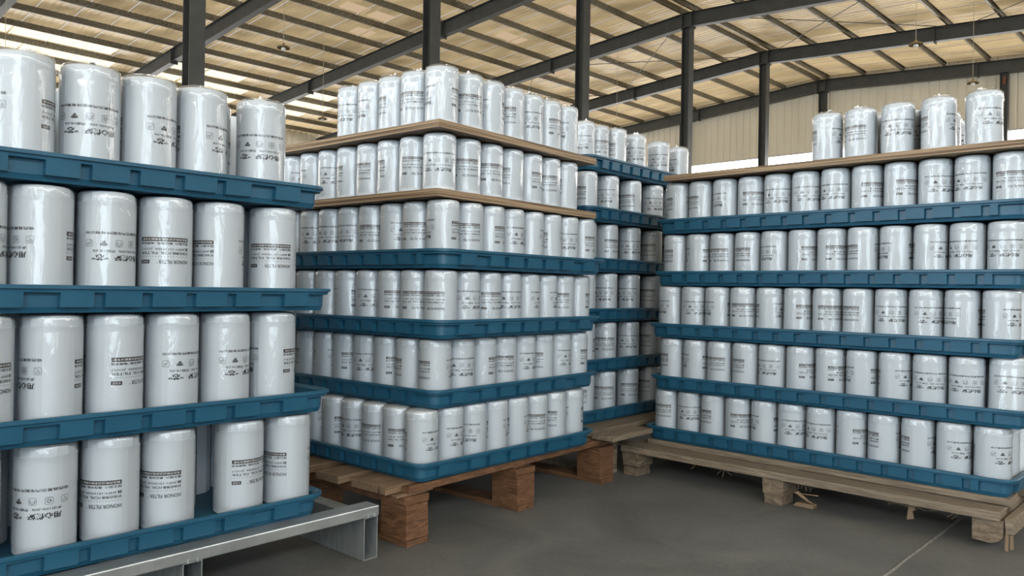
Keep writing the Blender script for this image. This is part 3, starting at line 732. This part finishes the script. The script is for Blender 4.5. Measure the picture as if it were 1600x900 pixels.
for i, (e, g, a) in enumerate(((.845, .215, 100), (.965, .215, 60), (1.075, .215, 30), (1.06, .345, 110), (1.04, .50, 80))):
    can(CAN_R, frr, e, g, rbz + .0245, a, 'white fuel filter %s of those half hidden behind the upper right row' % ORD[i], 'half hidden fuel filters on the right plywood', True)

pr = empty('wooden_pallet', stack_frame(RX, RY, RTH), 'weathered grey pallet with splintered blocks under the right stack', 'pallet')
zt = RZ - T_H - .001
plank(pr, 'deck_board', -.085, 1.372, -.092, .012, .100, .128, M_GREYWOOD, .003)
plank(pr, 'deck_board', -.02, 1.378, .018, .14, .128, zt, M_GREYWOOD, .002)
for g0 in (.21, .36, .51, .66, .81): plank(pr, 'deck_board', -.03, 1.41, g0, g0 + .11, .128, zt, M_GREYWOOD, .003)
for e0 in (-.080, .575): plank(pr, 'stringer_board', e0, e0 + .1, .016, .93, .098, .127, M_GREYWOOD, .003)
plank(pr, 'stringer_board', 1.380, 1.405, -.062, .93, .058, .106, M_GREYWOOD, .003)
plank(pr, 'stringer_board', 1.285, 1.372, .080, .93, .098, .127, M_GREYWOOD, .003)
for e0, gg in ((-.078, -.088), (.578, -.085), (-.078, .40), (.578, .40), (1.275, .40), (-.078, .82), (.578, .82), (1.275, .82)):
    plank(pr, 'block', e0, e0 + .085, gg, gg + .11, .040, .0985, M_GREYWOOD2, .005)
    plank(pr, 'bottom_board', e0 + .006, e0 + .080, gg + .004, gg + .10, 0, .0395, M_GREYWOOD2, .005)
def split_block():
    # broken front block: a half round log end lifted clear of the floor
    b = MB(); n = 10; pts = [(1.290, .0985), (1.378, .0985), (1.378, .062)] + [(1.334 +  .044 * math.cos(R(-5 - 115 * i / n)), .054 + .032 * math.sin(R(-5 - 115 * i / n))) for i in range(1, n)] + [(1.290, .024)]
    N = len(pts); vs = [(x, -.070, z) for x, z in pts] + [(x, .075, z) for x, z in pts]
    b.add(vs, [(i, (i + 1) % N, N + (i + 1) % N, N + i) for i in range(N)] + [tuple(range(N))[::-1], tuple(range(N, 2 * N))]); return b
split_block().build('split_block', M_GREYWOOD2, pr, bevel=.002)
def shard(pts, th, name='splinter'):
    b = MB(); n = len(pts); off = Vector((.0, th, 0)); vs = [Vector(p) for p in pts] + [Vector(p) + off for p in pts]
    b.add(vs, [tuple(range(n))[::-1], tuple(range(n, 2 * n))] + [(i, (i + 1) % n, n + (i + 1) % n, n + i) for i in range(n)]); return b.build(name, M_SPLINTER, pr)
shard([(1.380, -.055, .004), (1.389, -.055, .0), (1.391, -.055, .062), (1.381, -.055, .060)], .004)
shard([(1.393, -.045, .004), (1.402, -.045, .010), (1.400, -.045, .060), (1.391, -.045, .062)], .004)
shard([(1.075, -.01, .028), (1.098, -.01, .034), (1.094, -.01, .060), (1.104, -.01, .066), (1.096, -.01, .097), (1.084, -.01, .099)], .006)
shard([(.70, -.075, .062), (.715, -.075, .070), (.765, -.09, .044), (.80, -.10, .034), (.755, -.09, .042)], .004)
shard([(.69, -.06, .055), (.70, -.06, .058), (.785, -.06, .064), (.785, -.06, .060)], .004)
shard([(.675, -.03, .001), (.755, -.03, .001), (.755, -.03, .017), (.69, -.03, .015)], .03, 'broken_piece')
rs = random.Random(5)
for i in range(22):
    e = rs.choice((rs.uniform(.66, .78), rs.uniform(1.02, 1.26), rs.uniform(.2, .45))); z1 = .099; ln = rs.uniform(.008, .032)
    MB().tube((e, rs.uniform(-.085, -.05), z1), (e + rs.uniform(-.05, .05), rs.uniform(-.10, -.04), z1 - ln), .0007, 5).build('splinter', M_SPLINTER, pr)

# ------------------------------------------------------------------ rear stack
BX, BY, BTH, BZ = .29, 3.399, .846, .273
fb = stack_frame(BX, BY, BTH); BTN = ['lowest', 'second lowest', 'third', 'fourth', 'fifth', 'top']
for k in range(6):
    zb = BZ - T_H + PT * k; e0 = .06 + random.uniform(-.008, .008)
    tray(fb, e0, random.uniform(-.006, .006), zb, True, 'blue plastic tray, %s tray in the dim rear stack' % BTN[k], 'trays of the rear stack')
    front = [.142, .315, .512, .715, .915] if k < 5 else [.150, .262, .372, .545, .770, .965]
    for i, e in enumerate(front):
        can(CAN_M, fb, e, .078 if k < 5 or i > 1 else .10, zb + T_FL, random.choice((0, 20, -25, 45, 180, 200, 150, 130, 225, -70)), 'white oil filter %s in front row, %s tray, dim rear stack' % (ORD[i], BTN[k]), 'oil filters of the rear stack', k == 5)
    if k < 5:
        for i, e in enumerate((.225, .414, .613, .815)):
            can(CAN_M, fb, e, .147, zb + T_FL, random.choice((0, 60, -60, 180, 150, 220)), 'white oil filter recessed %s behind front row, %s tray, rear stack' % (ORD[i], BTN[k]), 'recessed oil filters of the rear stack')
    for j in range(2, 8):
        for i in range(11 if k < 5 else 7): inner(CAN_M, fb, .145 + i * .115, .088 + j * .1115, zb + T_FL)
    for i in range(4 if k < 5 else 0): inner(CAN_M, fb, 1.05 + i * .115, .079, zb + T_FL)
pb = empty('wooden_pallet', fb, 'dim grey brown pallet under the rear stack', 'pallet'); zt = BZ - T_H - .001
plank(pb, 'deck_board', -.06, .245, -.232, -.122, zt - .021, zt, M_GREYWOOD, .002)
plank(pb, 'deck_board', -.03, 1.50, -.085, .023, zt - .021, zt, M_GREYWOOD, .002)
for g0 in (.035, .18, .33, .48, .63, .78): plank(pb, 'deck_board', .085, 1.50, g0, g0 + .108, zt - .024, zt, M_GREYWOOD, .002)
for e0 in (.10, .72, 1.36):
    plank(pb, 'stringer_board', e0, e0 + .1, -.08, .88, zt - .048, zt - .0245, M_GREYWOOD)
    plank(pb, 'bottom_board', e0, e0 + .1, -.08, .88, 0, .02, M_GREYWOOD)
    for g0 in (-.08, .36, .77): plank(pb, 'block', e0 + .003, e0 + .097, g0, g0 + .1, .0205, zt - .0485, M_GREYWOOD2, .003)

o = INNER.build('packed_filter_cans', M_CAN, smooth=30)
tag(o, 'tightly packed white filter cans filling the inside of the stacks', 'filters', kind='stuff')
bpy.context.view_layer.update()
